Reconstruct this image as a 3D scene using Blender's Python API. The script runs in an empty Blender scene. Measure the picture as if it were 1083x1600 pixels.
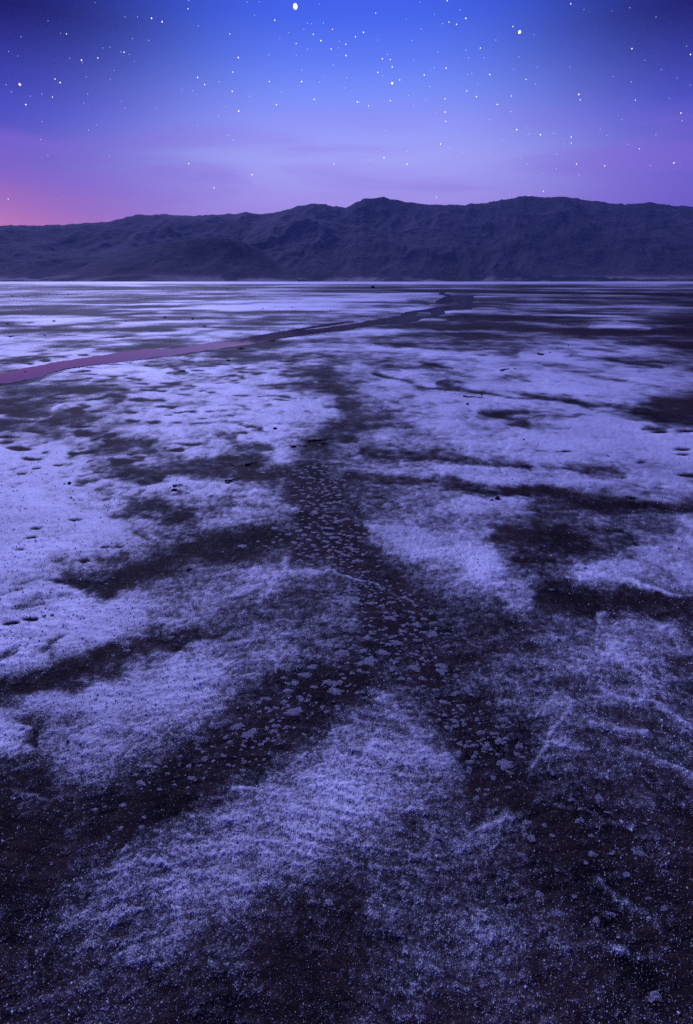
import bpy, math, random
import numpy as np
from mathutils import Vector

# ------------------------------------------------------------------ camera, world, fill light, exposure
H = 1.6                                  # tripod height
PITCH = math.radians(26.86)              # tilted down
F = 1600 * 16.0 / 36.0                   # focal length in photograph pixels
CX, CY = 541.5, 800.0
sc = bpy.context.scene
col = sc.collection
cam_d = bpy.data.cameras.new('camera')
cam_d.sensor_fit = 'VERTICAL'
cam_d.sensor_height = 36.0
cam_d.sensor_width = 24.0
cam_d.lens = 16.0
cam_d.clip_start = 0.05
cam_d.clip_end = 300000.0
cam = bpy.data.objects.new('camera', cam_d)
cam.location = (0, 0, H)
cam.rotation_euler = (math.pi / 2 - PITCH, 0, 0)
col.objects.link(cam)
sc.camera = cam

sc.view_settings.view_transform = 'Standard'
sc.view_settings.look = 'None'
sc.view_settings.gamma = 1.0
sc.view_settings.exposure = 0.0
sc.view_settings.use_curve_mapping = False
sc.cycles.max_bounces = 6
sc.cycles.diffuse_bounces = 2
sc.cycles.glossy_bounces = 2
sc.cycles.volume_bounces = 0
sc.cycles.use_denoising = False

FILL_AZ = math.radians(-25)               # soft fill added ahead to brighten the salt, too high to mirror in the creek
FILL_EL = math.radians(38)


def srgb(r, g, b):
    def f(c):
        c /= 255.0
        return c / 12.92 if c <= 0.04045 else ((c + 0.055) / 1.055) ** 2.4
    return (f(r), f(g), f(b), 1.0)


def node(nt, kind, **kw):
    n = nt.nodes.new(kind)
    for k, v in kw.items():
        setattr(n, k, v)
    return n


def math_node(nt, op, a, b=None, c=None, clamp=False):
    n = nt.nodes.new('ShaderNodeMath')
    n.operation = op
    n.use_clamp = clamp
    for i, v in enumerate((a, b, c)):
        if v is None:
            continue
        if isinstance(v, (int, float)):
            n.inputs[i].default_value = v
        else:
            nt.links.new(v, n.inputs[i])
    return n.outputs[0]


def maprange(nt, v, a, b, c=0.0, d=1.0, smooth=True):
    n = nt.nodes.new('ShaderNodeMapRange')
    n.interpolation_type = 'SMOOTHSTEP' if smooth else 'LINEAR'
    nt.links.new(v, n.inputs['Value'])
    for k, x in (('From Min', a), ('From Max', b), ('To Min', c), ('To Max', d)):
        n.inputs[k].default_value = x
    return n.outputs['Result']


def mixcol(nt, fac, a, b, blend='MIX'):
    n = nt.nodes.new('ShaderNodeMix')
    n.data_type = 'RGBA'
    n.blend_type = blend
    n.clamp_factor = True
    for sock, v in ((n.inputs[0], fac), (n.inputs[6], a), (n.inputs[7], b)):
        if isinstance(v, (int, float)):
            sock.default_value = v
        elif isinstance(v, tuple):
            sock.default_value = v
        else:
            nt.links.new(v, sock)
    return n.outputs[2]


world = bpy.data.worlds.new('World')
sc.world = world
world.use_nodes = True
nt = world.node_tree
nt.nodes.clear()
tc = node(nt, 'ShaderNodeTexCoord')
sep = node(nt, 'ShaderNodeSeparateXYZ')
nt.links.new(tc.outputs['Generated'], sep.inputs[0])
X, Y, Z = sep.outputs
elev = math_node(nt, 'ARCSINE', Z)                                  # radians
# twilight gradient with height
ramp = node(nt, 'ShaderNodeValToRGB')
nt.links.new(math_node(nt, 'DIVIDE', elev, math.radians(90), clamp=True), ramp.inputs[0])
stops = [(0, (186, 150, 226)), (6, (178, 152, 236)), (9, (172, 164, 246)), (11, (170, 172, 252)), (13.3, (152, 158, 252)), (15.6, (124, 146, 250)),
         (18, (96, 124, 244)), (20.5, (70, 102, 234)), (24, (54, 82, 220)), (32, (44, 62, 200)), (50, (38, 50, 178)), (90, (36, 46, 170))]
dark = [(0, (112, 92, 196)), (7.5, (98, 82, 194)), (13, (62, 66, 186)), (19, (18, 0, 82)), (26, (18, 6, 90)), (50, (32, 36, 150)), (90, (36, 46, 170))]


def set_ramp(cr, stops):
    while len(cr.elements) < len(stops):
        cr.elements.new(0.5)
    for e, (d, c) in zip(cr.elements, stops):
        e.position = d / 90.0
        e.color = srgb(*c)


set_ramp(ramp.color_ramp, stops)
base = ramp.outputs[0]
ramp2 = node(nt, 'ShaderNodeValToRGB')
nt.links.new(math_node(nt, 'DIVIDE', elev, math.radians(90), clamp=True), ramp2.inputs[0])
set_ramp(ramp2.color_ramp, dark)
# twilight arch plus lens corner darkening, both mixed into the sky colour by azimuth
az = math_node(nt, 'ARCTAN2', X, Y)
dx = math_node(nt, 'DIVIDE', math_node(nt, 'ABSOLUTE', math_node(nt, 'SUBTRACT', az, math.radians(1))), math.radians(24.7))
dx = math_node(nt, 'MULTIPLY', dx, maprange(nt, elev, math.radians(8), math.radians(20), 1.0, 1.28))
fall = math_node(nt, 'SUBTRACT', 1.0, math_node(nt, 'EXPONENT', math_node(nt, 'MULTIPLY', math_node(nt, 'POWER', dx, 3.0), -1.0)))
ramp_dark = mixcol(nt, fall, base, ramp2.outputs[0])
# pink afterglow low on the left
p1 = math_node(nt, 'SUBTRACT', az, math.radians(-43))
p1 = math_node(nt, 'DIVIDE', p1, math.radians(18))
p1 = math_node(nt, 'MULTIPLY', p1, p1)
p2 = math_node(nt, 'DIVIDE', math_node(nt, 'SUBTRACT', elev, math.radians(3)), math.radians(4.6))
p2 = math_node(nt, 'MULTIPLY', p2, p2)
pg = math_node(nt, 'EXPONENT', math_node(nt, 'MULTIPLY', math_node(nt, 'ADD', p1, p2), -1.0))
c1 = mixcol(nt, math_node(nt, 'MULTIPLY', pg, 1.0), ramp_dark, srgb(242, 142, 178))
# thin veils of cloud lying along the horizon
vm = node(nt, 'ShaderNodeCombineXYZ')
nt.links.new(math_node(nt, 'MULTIPLY', az, 2.6), vm.inputs[0])
nt.links.new(math_node(nt, 'MULTIPLY', elev, 17.0), vm.inputs[1])
ns = node(nt, 'ShaderNodeTexNoise')
ns.inputs['Scale'].default_value = 1.1
ns.inputs['Detail'].default_value = 4.0
ns.inputs['Roughness'].default_value = 0.45
ns.inputs['Distortion'].default_value = 0.5
nt.links.new(vm.outputs[0], ns.inputs['Vector'])
veil = maprange(nt, ns.outputs[0], 0.42, 0.68)
band = math_node(nt, 'MULTIPLY', maprange(nt, elev, math.radians(5), math.radians(10)),
                 maprange(nt, elev, math.radians(17), math.radians(9)))
c2 = mixcol(nt, math_node(nt, 'MULTIPLY', math_node(nt, 'MULTIPLY', veil, band), 0.5), c1, srgb(140, 106, 214))
bg = node(nt, 'ShaderNodeBackground')
bg.inputs['Strength'].default_value = 1.1
nt.links.new(c2, bg.inputs['Color'])
out = node(nt, 'ShaderNodeOutputWorld')
nt.links.new(bg.outputs[0], out.inputs['Surface'])

fill_d = bpy.data.lights.new('sun', 'SUN')  # added fill, no such source stands in the dusk sky
fill_d.energy = 3.4
fill_d.angle = math.radians(22)
fill_d.color = (0.45, 0.46, 1.0)
sun = bpy.data.objects.new('sun', fill_d)
fill_dir = Vector((math.sin(FILL_AZ) * math.cos(FILL_EL), math.cos(FILL_AZ) * math.cos(FILL_EL), math.sin(FILL_EL)))
sun.rotation_euler = fill_dir.to_track_quat('Z', 'Y').to_euler()
sun.location = (0, 0, 50)
col.objects.link(sun)

# ------------------------------------------------------------------ helpers
rng = np.random.default_rng(11)
random.seed(5)
CP, SP = math.cos(PITCH), math.sin(PITCH)


def pix_dir(x, y):
    a, b = (x - CX) / F, (CY - y) / F
    v = Vector((a, CP + b * SP, -SP + b * CP))
    return v.normalized()


def pix_ground(x, y):
    d = pix_dir(x, y)
    t = -H / d.z
    return Vector((d.x * t, d.y * t, 0.0))


def project(x, y):
    """ground points -> photograph pixels"""
    depth = y * CP + H * SP
    up = y * SP - H * CP
    depth = np.maximum(depth, 0.02)
    return CX + F * x / depth, CY - F * up / depth


def hash2(ix, iy, seed):
    h = (ix.astype(np.int64) * 374761393 + iy.astype(np.int64) * 668265263 + seed * 2246822519) & 0xFFFFFFFF
    h = ((h ^ (h >> 13)) * 1274126177) & 0xFFFFFFFF
    h = (h ^ (h >> 16)) & 0xFFFFFFFF
    return h.astype(np.float32) / np.float32(4294967295.0)


def vnoise(x, y, seed=0):
    """value noise, about -1..1"""
    fx, fy = np.floor(x), np.floor(y)
    ix, iy = fx.astype(np.int64), fy.astype(np.int64)
    tx, ty = (x - fx).astype(np.float32), (y - fy).astype(np.float32)
    tx = tx * tx * (3 - 2 * tx)
    ty = ty * ty * (3 - 2 * ty)
    a = hash2(ix, iy, seed)
    b = hash2(ix + 1, iy, seed)
    c = hash2(ix, iy + 1, seed)
    d = hash2(ix + 1, iy + 1, seed)
    return ((a + (b - a) * tx) * (1 - ty) + (c + (d - c) * tx) * ty) * 2 - 1


def rot(x, y, k):
    a = 0.7 + 1.37 * k
    return x * math.cos(a) - y * math.sin(a), x * math.sin(a) + y * math.cos(a)


def sstep(a, b, v):
    t = np.clip((v - a) / (b - a), 0, 1)
    return t * t * (3 - 2 * t)


def make_mesh(name, verts, faces, smooth=True):
    me = bpy.data.meshes.new(name)
    verts = np.asarray(verts, dtype=np.float32)
    faces = np.asarray(faces, dtype=np.int32)
    n = faces.shape[1]
    me.vertices.add(len(verts))
    me.vertices.foreach_set('co', verts.ravel())
    me.loops.add(faces.size)
    me.loops.foreach_set('vertex_index', faces.ravel())
    me.polygons.add(len(faces))
    me.polygons.foreach_set('loop_start', np.arange(0, faces.size, n, dtype=np.int32))
    if smooth:
        me.polygons.foreach_set('use_smooth', np.ones(len(faces), dtype=bool))
    me.update(calc_edges=True)
    return me


def grid_faces(nr, nc):
    i = np.arange((nr - 1) * (nc - 1))
    r, c = i // (nc - 1), i % (nc - 1)
    a = r * nc + c
    return np.stack([a, a + 1, a + nc + 1, a + nc], 1)


def link(name, me, mat=None, parent=None):
    o = bpy.data.objects.new(name, me)
    if mat is not None and me is not None and len(me.materials) == 0:
        me.materials.append(mat)
    o.parent = parent
    col.objects.link(o)
    return o


def tag(o, label=None, cat=None, group=None, kind=None):
    for k, v in (('label', label), ('category', cat), ('group', group), ('kind', kind)):
        if v:
            o[k] = v
    return o


def new_mat(name):
    m = bpy.data.materials.new(name)
    m.use_nodes = True
    n = m.node_tree
    b = n.nodes['Principled BSDF']
    return m, n, b


# ------------------------------------------------------------------ the salt cover (near rows lowered for lens darkening), read off the photograph
COVER = [
    (439, '999999999999999999999'), (442, '999999999999999999999'), (445, '555555555544444444555'),
    (449, '344444444433332233444'), (455, '445555555554545555455'), (465, '555555566666555544545'),
    (478, '554556677777765443444'), (492, '667777777555667733443'), (510, '677655544577776554533'),
    (530, '877655667777644556543'), (550, '887766665557876456764'), (570, '777665445554568758664'),
    (590, '466666765357657777886'), (610, '434456776535777888888'), (630, '334466678856788888633'),
    (655, '334567778735777568865'), (675, '445567677536677789987'), (695, '776446666536567899998'),
    (715, '887665646454335688888'), (735, '887544333346677655777'), (755, '888777643235667778887'),
    (775, '887645665224554665565'), (795, '888643455224568842332'), (815, '888764565125555535444'),
    (835, '887665422226766324556'), (855, '887654223226777214357'), (875, '886653234224778334576'),
    (895, '776543455423458447767'), (915, '767344554432456635657'), (935, '667665544452355633455'),
    (955, '768775444442244522323'), (975, '778875444432233333633'), (995, '778864345432233345664'),
    (1015, '876335655432233344643'), (1035, '863357665433333455553'), (1055, '632367655323334444543'),
    (1075, '513777654224433444453'), (1095, '667777643245423455544'), (1115, '676666542245532344444'),
    (1140, '756665432355542244434'), (1165, '756654323456642254333'), (1190, '335543224566763344443'),
    (1215, '224432245666552244433'), (1240, '223322356676643333333'), (1265, '122223566676543222333'),
    (1290, '112124566765444323232'), (1320, '112245666655444322232'), (1355, '112355666544444322322'),
    (1390, '013456665334444422221'), (1430, '124555553224444332221'), (1470, '233445432223444432211'),
    (1510, '233344331123444432111'), (1550, '223332222223433322211'), (1600, '222332222233333332222'),
]
# (points, half width in px (start, end), target cover, strength)
DARK = [
    ([(12, 1088), (30, 1075), (60, 1063), (110, 1045), (170, 1024), (220, 1011), (280, 1002), (335, 994)], (20, 7), .04, 1.0),
    ([(118, 908), (135, 915), (165, 925), (200, 910), (240, 890), (280, 873), (330, 860), (390, 846), (440, 836)], (14, 16), .08, .9),
    ([(48, 1132), (52, 1150), (60, 1168)], (9, 5), .08, .9),
    ([(250, 1240), (300, 1205), (380, 1152), (440, 1108), (500, 1076), (552, 1035), (585, 985), (592, 950), (580, 925)], (36, 30), .10, .85),
    ([(580, 925), (550, 888), (515, 850), (500, 820), (512, 790), (500, 750), (500, 712), (505, 695)], (32, 18), .12, .8),
    ([(600, 935), (650, 990), (690, 1050), (712, 1110), (755, 1185), (825, 1262), (900, 1330), (970, 1410)], (34, 40), .12, .75),
    ([(505, 695), (530, 668), (546, 645), (535, 612), (512, 590)], (12, 10), .2, .8),
    ([(690, 597), (760, 611), (813, 619), (880, 627), (950, 636), (985, 643), (1030, 648), (1083, 645)], (2.5, 10), .1, .9),
    ([(1000, 641), (1040, 648), (1083, 642)], (11, 16), .1, .9),
    ([(740, 652), (790, 657), (820, 661)], (4, 8), .15, .8),
    ([(815, 656), (850, 652), (885, 655), (922, 656)], (1.5, 1.5), .25, .7),
    ([(812, 666), (850, 670), (886, 674)], (3, 3), .25, .7),
    ([(1015, 672), (1045, 676)], (3, 4), .15, .8),
    ([(570, 713), (620, 710), (660, 716), (700, 718), (760, 723), (812, 731), (830, 735)], (5, 5), .15, .85),
    ([(845, 730), (880, 738), (930, 744), (960, 747)], (3, 4), .15, .85),
    ([(545, 750), (600, 752), (640, 753), (690, 758), (740, 765), (800, 772), (850, 776)], (7, 6), .14, .85),
    ([(800, 771), (860, 780), (920, 787), (980, 795), (1040, 798), (1083, 795)], (7, 11), .12, .85),
    ([(1010, 765), (1030, 768)], (3, 3), .2, .7),
    ([(782, 847), (815, 842), (850, 842), (880, 846), (905, 852)], (9, 8), .08, .9),
    ([(800, 862), (850, 872), (890, 868)], (10, 8), .25, .6),
    ([(925, 828), (960, 838), (990, 850), (1000, 858)], (7, 7), .12, .8),
    ([(830, 905), (845, 920), (860, 938), (900, 955), (935, 955)], (10, 16), .08, .85),
    ([(965, 942), (1010, 950), (1083, 962)], (10, 16), .12, .8),
    ([(640, 930), (680, 945), (720, 962)], (10, 12), .2, .6),
    ([(125, 762), (165, 752), (200, 746), (240, 738), (275, 734), (330, 723), (400, 724)], (5, 7), .15, .85),
    ([(270, 730), (300, 726), (350, 728), (400, 735), (450, 740)], (7, 10), .18, .7),
    ([(150, 702), (175, 697), (205, 695), (235, 698)], (8, 8), .2, .85),
    ([(175, 689), (215, 687), (245, 690)], (4, 4), .2, .8),
    ([(205, 795), (240, 790), (262, 800), (300, 806)], (12, 8), .12, .8),
    ([(215, 830), (240, 840)], (8, 6), .25, .6),
    ([(145, 868), (175, 878), (205, 872)], (6, 5), .25, .7),
    ([(75, 872), (105, 876)], (6, 7), .25, .7),
    ([(20, 950), (45, 948), (62, 945)], (7, 5), .15, .8),
    ([(80, 937), (105, 938)], (5, 5), .2, .7),
    ([(60, 1007), (78, 996), (96, 985)], (4, 4), .06, .9),
    ([(5, 1028), (25, 1020)], (5, 4), .15, .8),
    ([(75, 1012), (80, 1018)], (4, 4), .15, .7),
    ([(70, 1130), (110, 1128), (130, 1140)], (7, 9), .3, .6),
    ([(300, 665), (345, 661), (375, 668), (405, 670)], (3, 3), .3, .7),
    ([(335, 688), (365, 690)], (3, 4), .2, .8),
    ([(360, 683), (380, 681)], (3, 2), .2, .8),
    ([(375, 702), (400, 700), (420, 706)], (6, 5), .3, .6),
    ([(405, 622), (440, 620), (480, 619)], (1.2, 1.2), .2, .8),
    ([(350, 638), (380, 634), (395, 640)], (2, 2), .3, .7),
    ([(595, 540), (640, 543), (690, 546), (760, 551), (810, 553)], (2.5, 6), .2, .7),
    ([(590, 590), (620, 597), (660, 604), (700, 608), (760, 610)], (2, 3), .15, .8),
    ([(730, 508), (780, 500), (830, 495)], (8, 8), .2, .7),
    ([(700, 500), (745, 489), (800, 487)], (3, 5), .15, .8),
    ([(720, 524), (770, 526), (830, 533)], (3, 2), .2, .7),
    ([(640, 470), (655, 472), (670, 476)], (3, 2), .12, .8),
    ([(870, 486), (920, 489), (970, 492)], (2.5, 2), .15, .7),
    ([(970, 505), (1020, 508), (1083, 510)], (2, 8), .15, .8),
    ([(960, 535), (1020, 540), (1083, 545)], (3, 7), .2, .7),
    ([(910, 547), (950, 553), (990, 555)], (2, 2.5), .2, .7),
    ([(900, 556), (960, 565), (1030, 572)], (3, 2), .15, .8),
    ([(850, 575), (890, 580), (930, 587), (980, 595)], (5, 3), .12, .8),
    ([(1010, 580), (1045, 579)], (2, 1.5), .15, .8),
    ([(880, 473), (940, 475), (985, 476)], (.8, .8), .1, .8),
    ([(20, 450), (80, 449), (160, 448)], (1., .4), .1, .8),
    ([(0, 478), (60, 477), (108, 477), (170, 475), (260, 472)], (1.2, .8), .15, .8),
    ([(0, 489), (50, 486), (120, 483), (180, 481)], (1.4, .8), .2, .7),
    ([(40, 497), (120, 495), (190, 492), (260, 487)], (1., 1.), .2, .7),
    ([(60, 512), (110, 508), (150, 505), (220, 502), (300, 499), (370, 494)], (2.5, 1.5), .2, .75),
    ([(110, 541), (150, 537), (200, 529), (270, 525), (330, 519), (400, 506), (425, 503)], (3, 3), .25, .7),
    ([(130, 551), (180, 547), (215, 545), (255, 540)], (1.5, 1.5), .12, .8),
    ([(0, 565), (40, 567), (80, 563), (95, 559)], (4, 2), .12, .75),
    ([(340, 560), (400, 545), (450, 535)], (7, 3), .3, .7),
    ([(330, 577), (370, 570), (420, 560)], (8, 6), .35, .5),
]
DASH = [  # small dark hollows in the salt: x, y, half width, half height
    (28, 613, 12, 1.4), (92, 609, 9, 1), (150, 610, 20, 2.6), (190, 611, 9, 1.8), (172, 603, 12, 1.2), (183, 621, 9, 1.6),
    (210, 627, 11, 2), (225, 612, 8, 1.2), (245, 614, 9, 1), (238, 628, 14, 1.2), (252, 638, 12, 1.4), (90, 624, 12, 1),
    (60, 631, 8, 1), (82, 632, 9, 1), (102, 631, 5, .9), (12, 632, 8, 1), (138, 636, 9, 1.2), (125, 646, 10, 1.4),
    (156, 644, 9, 1.5), (150, 655, 9, 1.4), (148, 659, 9, 1.2), (207, 659, 10, 1.8), (205, 647, 9, 1.4), (130, 669, 18, 1.6),
    (95, 664, 12, 1.6), (60, 677, 15, 2.6), (125, 679, 13, 3.5), (14, 686, 13, 2), (12, 694, 10, 2), (26, 703, 14, 2.4),
    (52, 719, 20, 2.4), (55, 735, 8, 2), (240, 661, 14, 1.8), (265, 651, 8, 1.4), (222, 717, 5, 1.4), (208, 712, 6, 1.6),
    (92, 730, 6, 1.2), (32, 743, 6, 1.4), (300, 645, 9, 1), (332, 646, 7, .9), (282, 647, 9, 1.4), (318, 656, 7, .8), (280, 663, 9, 1),
    (295, 619, 12, 1.2), (380, 620, 10, 1), (445, 627, 9, 1), (365, 651, 8, .8), (375, 679, 7, .9), (300, 697, 12, 2.2), (280, 705, 14, 2),
    (450, 607, 10, 1), (470, 601, 16, 1.4), (510, 598, 9, 1.4), (430, 603, 22, 1), (451, 583, 8, 1.2), (450, 567, 8, .9), (520, 558, 9, .9),
    (470, 559, 9, 1), (448, 571, 7, .8), (386, 551, 10, 1), (320, 551, 10, .9), (345, 571, 9, .9), (322, 574, 11, 1), (306, 581, 9, 1),
    (352, 551, 12, 1), (290, 567, 8, .9), (430, 578, 8, .8), (420, 545, 14, 1.4), (460, 536, 12, 1), (440, 540, 10, 1), (410, 543, 12, .9),
    (145, 577, 10, .9), (180, 572, 11, .9), (202, 569, 6, .8), (240, 567, 8, .7), (150, 597, 7, 1), (185, 590, 9, 1.2), (205, 593, 6, .9),
    (150, 587, 8, .8), (235, 574, 9, 1), (250, 573, 9, .8), (222, 601, 10, .9), (262, 601, 9, 1), (255, 607, 22, 1), (340, 600, 9, .9),
    (275, 603, 10, 2), (300, 605, 9, .9), (362, 588, 8, .8), (100, 608, 8, 1), (32, 567, 12, 1.2), (50, 570, 10, 1), (15, 570, 9, 1),
    (70, 566, 7, 1.4), (88, 560, 8, 1), (60, 560, 10, .9), (120, 556, 9, .8), (148, 547, 9, .8), (168, 547, 12, 1),
    (45, 505, 6, .7), (12, 507, 5, .8), (17, 527, 6, .6), (28, 530, 6, .5), (303, 499, 6, .5), (745, 623, 4, .5),
    (1033, 660, 14, 1.2), (1050, 652, 14, 1.5), (1035, 679, 12, 2.4), (1065, 705, 14, 3), (1075, 675, 14, 2), (1060, 714, 10, 1.5),
    (880, 707, 8, .8), (840, 706, 14, .6), (870, 709, 18, .7), (1000, 725, 8, 1.2), (1075, 745, 18, 3), (985, 779, 9, 2.6),
    (300, 838, 4, 1), (295, 892, 6, 1.5), (120, 815, 12, 2), (60, 828, 10, 2), (50, 844, 9, 1.6), (165, 858, 9, 2.4), (190, 858, 7, 1.6),
    (130, 880, 10, 3), (30, 862, 9, 1.4), (95, 913, 14, 4), (70, 966, 5, 1.6), (35, 973, 9, 2), (10, 978, 8, 2.5), (40, 925, 9, 2),
]
LIGHT = [  # raised salt ridges and bright tongues: points, half width, cover, ridge height (m)
    ([(420, 897), (460, 898), (505, 897)], 2.4, .75, .004),
    ([(505, 897), (528, 908), (565, 914), (600, 924), (628, 936), (650, 945)], 1.5, .65, .007),
    ([(400, 945), (420, 925), (435, 905), (448, 882)], 5, .7, .003),
    ([(361, 930), (390, 925), (415, 905)], 4, .75, .003),
    ([(826, 1200), (845, 1172), (862, 1150), (885, 1112), (905, 1090), (940, 1090), (1000, 1098), (1035, 1113), (1060, 1128), (1090, 1146)], 3.5, .75, .005),
    ([(1000, 1098), (1008, 1078), (1002, 1058), (975, 1033), (958, 1010), (945, 985), (940, 965)], 5, .75, .004),
    ([(960, 1012), (990, 1002), (1030, 1015), (1083, 1022)], 4, .8, .004),
    ([(0, 650), (25, 651), (45, 652), (58, 655), (72, 652), (90, 642), (106, 634)], 1.6, .95, .008),
    ([(880, 905), (930, 908), (960, 912), (1000, 926), (1040, 935), (1060, 938)], 4, .85, .004),
    ([(862, 1160), (875, 1170), (900, 1180), (915, 1188)], 3.5, .75, .004),
    ([(920, 1133), (945, 1130), (960, 1140), (1005, 1150)], 4, .7, .004),
    ([(975, 1178), (1010, 1192), (1050, 1205), (1090, 1222)], 5, .6, .004),
    ([(860, 1258), (910, 1264), (960, 1285), (990, 1300)], 3, .7, .006),
    ([(720, 1330), (755, 1300), (790, 1285)], 12, .6, .003),
    ([(670, 1300), (682, 1312), (690, 1328)], 5, .75, .008),
    ([(930, 1385), (985, 1418), (1040, 1450), (1083, 1470)], 7, .5, .005),
    ([(945, 1490), (985, 1500), (1020, 1500), (1060, 1480)], 7, .5, .005),
    ([(240, 1300), (290, 1305), (350, 1310), (420, 1322), (480, 1330)], 3, .75, .005),
    ([(210, 1345), (260, 1358), (320, 1368), (390, 1388)], 3, .75, .005),
    ([(290, 1268), (340, 1270), (390, 1280), (430, 1288)], 3.5, .8, .005),
    ([(361, 1232), (400, 1235), (450, 1240), (520, 1232)], 4, .8, .005),
    ([(190, 1180), (215, 1192), (240, 1205)], 3, .6, .005),
    ([(20, 1238), (60, 1248), (95, 1255)], 4, .5, .005),
    ([(120, 1500), (150, 1465), (200, 1475), (240, 1460)], 5, .55, .006),
    ([(880, 655), (930, 620)], 0.01, .5, 0),
    ([(845, 566), (880, 564), (920, 572)], 3.5, .85, .004),
    ([(925, 511), (975, 513), (1015, 516)], 2.2, .72, .002),
    ([(813, 560), (850, 562), (880, 560)], 5, .95, .002),
    ([(10, 945), (40, 935), (90, 925), (140, 950), (190, 965)], 9, .85, .004),
    ([(0, 900), (40, 885), (80, 865), (110, 850)], 8, .9, .003),
    ([(215, 1020), (235, 1028), (250, 1022), (230, 1016)], 6, .7, .004),
]
STREAM = [(-140, 612), (-40, 592), (0, 584), (50, 573.5), (100, 564), (150, 557), (200, 549), (235, 545), (271, 546), (296, 542),
          (321, 537), (346, 534), (379, 530), (401, 524.5), (434, 519), (459, 516), (480, 515.5), (509, 512.5), (542, 507.5),
          (557, 505.5), (574, 501.5), (604, 497), (624, 494), (634, 487.5), (647, 485.5), (662, 484), (682, 480), (700, 478.5),
          (712, 476.8), (720, 475), (714, 472), (690, 473), (680, 472), (692, 465), (702, 462.5), (717, 461), (739, 463),
          (742, 467.5), (735, 470), (743, 476), (737, 483), (712, 483.5), (694, 486), (695, 490), (682, 494), (662, 497.5),
          (647, 502.5), (625, 504.5), (592, 506), (567, 510.5), (542, 516), (516, 519), (484, 522.5), (459, 526),
          (434, 530), (411, 535), (396, 538), (371, 541.5), (346, 545), (321, 548), (296, 551.5), (271, 555.5), (230, 561),
          (200, 564), (150, 570), (110, 576), (80, 583), (65, 590), (20, 598), (-40, 606), (-140, 628)]
ISLAND = [(647, 490), (655, 488), (672, 488), (676, 490.5), (668, 494.5), (650, 494.5)]
UPSTREAM = [(676, 456), (700, 455.5), (694, 458.5), (706, 461.5), (704, 463.5), (684, 460), (688, 457.5), (676, 457.5)]
SIDE = [(450, 516.5), (478, 512), (521, 505), (542, 502.5), (560, 503), (542, 505), (515, 509), (480, 514), (455, 518)]
POOL = [(1033, 468), (1048, 466.5), (1068, 467), (1062, 469.5), (1040, 470)]


def inside(px, py, poly):
    res = np.zeros(px.shape, dtype=bool)
    n = len(poly)
    for i in range(n):
        x1, y1 = poly[i]
        x2, y2 = poly[(i + 1) % n]
        if y1 == y2:
            continue
        c = (y1 > py) != (y2 > py)
        res ^= c & (px < (x2 - x1) * (py - y1) / (y2 - y1) + x1)
    return res


GY = np.array([r[0] for r in COVER], dtype=np.float32)
GV = np.array([[int(c) for c in r[1]] for r in COVER], dtype=np.float32) / 9.0


def cover_map(u, v):
    x = np.clip(u / 54.15, 0, 19.999)
    i = np.floor(x).astype(int)
    t = x - i
    t = t * t * (3 - 2 * t)
    vv = np.clip(v, GY[0], GY[-1] - .01)
    j = np.clip(np.searchsorted(GY, vv, side='right') - 1, 0, len(GY) - 2)
    s = (vv - GY[j]) / (GY[j + 1] - GY[j])
    return (GV[j, i] * (1 - t) + GV[j, i + 1] * t) * (1 - s) + (GV[j + 1, i] * (1 - t) + GV[j + 1, i + 1] * t) * s


def stroke_w(u, v, pts, w0, w1, aspect=1.0):
    """falloff 0..1 around a polyline"""
    best = np.zeros(u.shape, dtype=np.float32)
    xs, ys = [p[0] for p in pts], [p[1] for p in pts]
    m = 3.2 * max(w0, w1)
    sel = (u > min(xs) - m) & (u < max(xs) + m) & (v > min(ys) - m) & (v < max(ys) + m)
    if not sel.any():
        return best, sel
    us, vs = u[sel], v[sel]
    b = np.zeros(us.shape, dtype=np.float32)
    n = len(pts) - 1
    for k in range(n):
        ax, ay = pts[k]
        bx, by = pts[k + 1]
        dx_, dy_ = bx - ax, by - ay
        L = dx_ * dx_ + dy_ * dy_ + 1e-6
        t = np.clip(((us - ax) * dx_ + (vs - ay) * dy_) / L, 0, 1)
        d = np.hypot(us - ax - t * dx_, vs - ay - t * dy_)
        w = w0 + (w1 - w0) * (k + t) / n
        taper = 1.0
        b = np.maximum(b, np.exp(-np.minimum((d / (w * taper)) ** 2, 20) * 0.75))
    best[sel] = b
    return best, sel


def lod_noise(x, y, spacing, scales, seed, lo=1.5, hi=60.0, gain=None):
    """noise octaves that live between lo and hi times the local point spacing"""
    tot = np.zeros(x.shape, dtype=np.float32)
    nrm = np.zeros(x.shape, dtype=np.float32)
    for k, s in enumerate(scales):
        r = s / spacing
        w = sstep(lo * .6, lo * 1.6, r) * (1 - sstep(hi * .5, hi * 1.5, r))
        if w.max() <= 0:
            continue
        xx, yy = rot(x / s, y / s, k)
        tot += w * vnoise(xx, yy, seed + k)
        nrm += w * w
    return tot / np.sqrt(np.maximum(nrm, 1e-3))


# ------------------------------------------------------------------ the ground sheet
def row_y(v):
    dep = math.atan((v - CY) / F) + PITCH
    return H / math.tan(dep)


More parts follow.
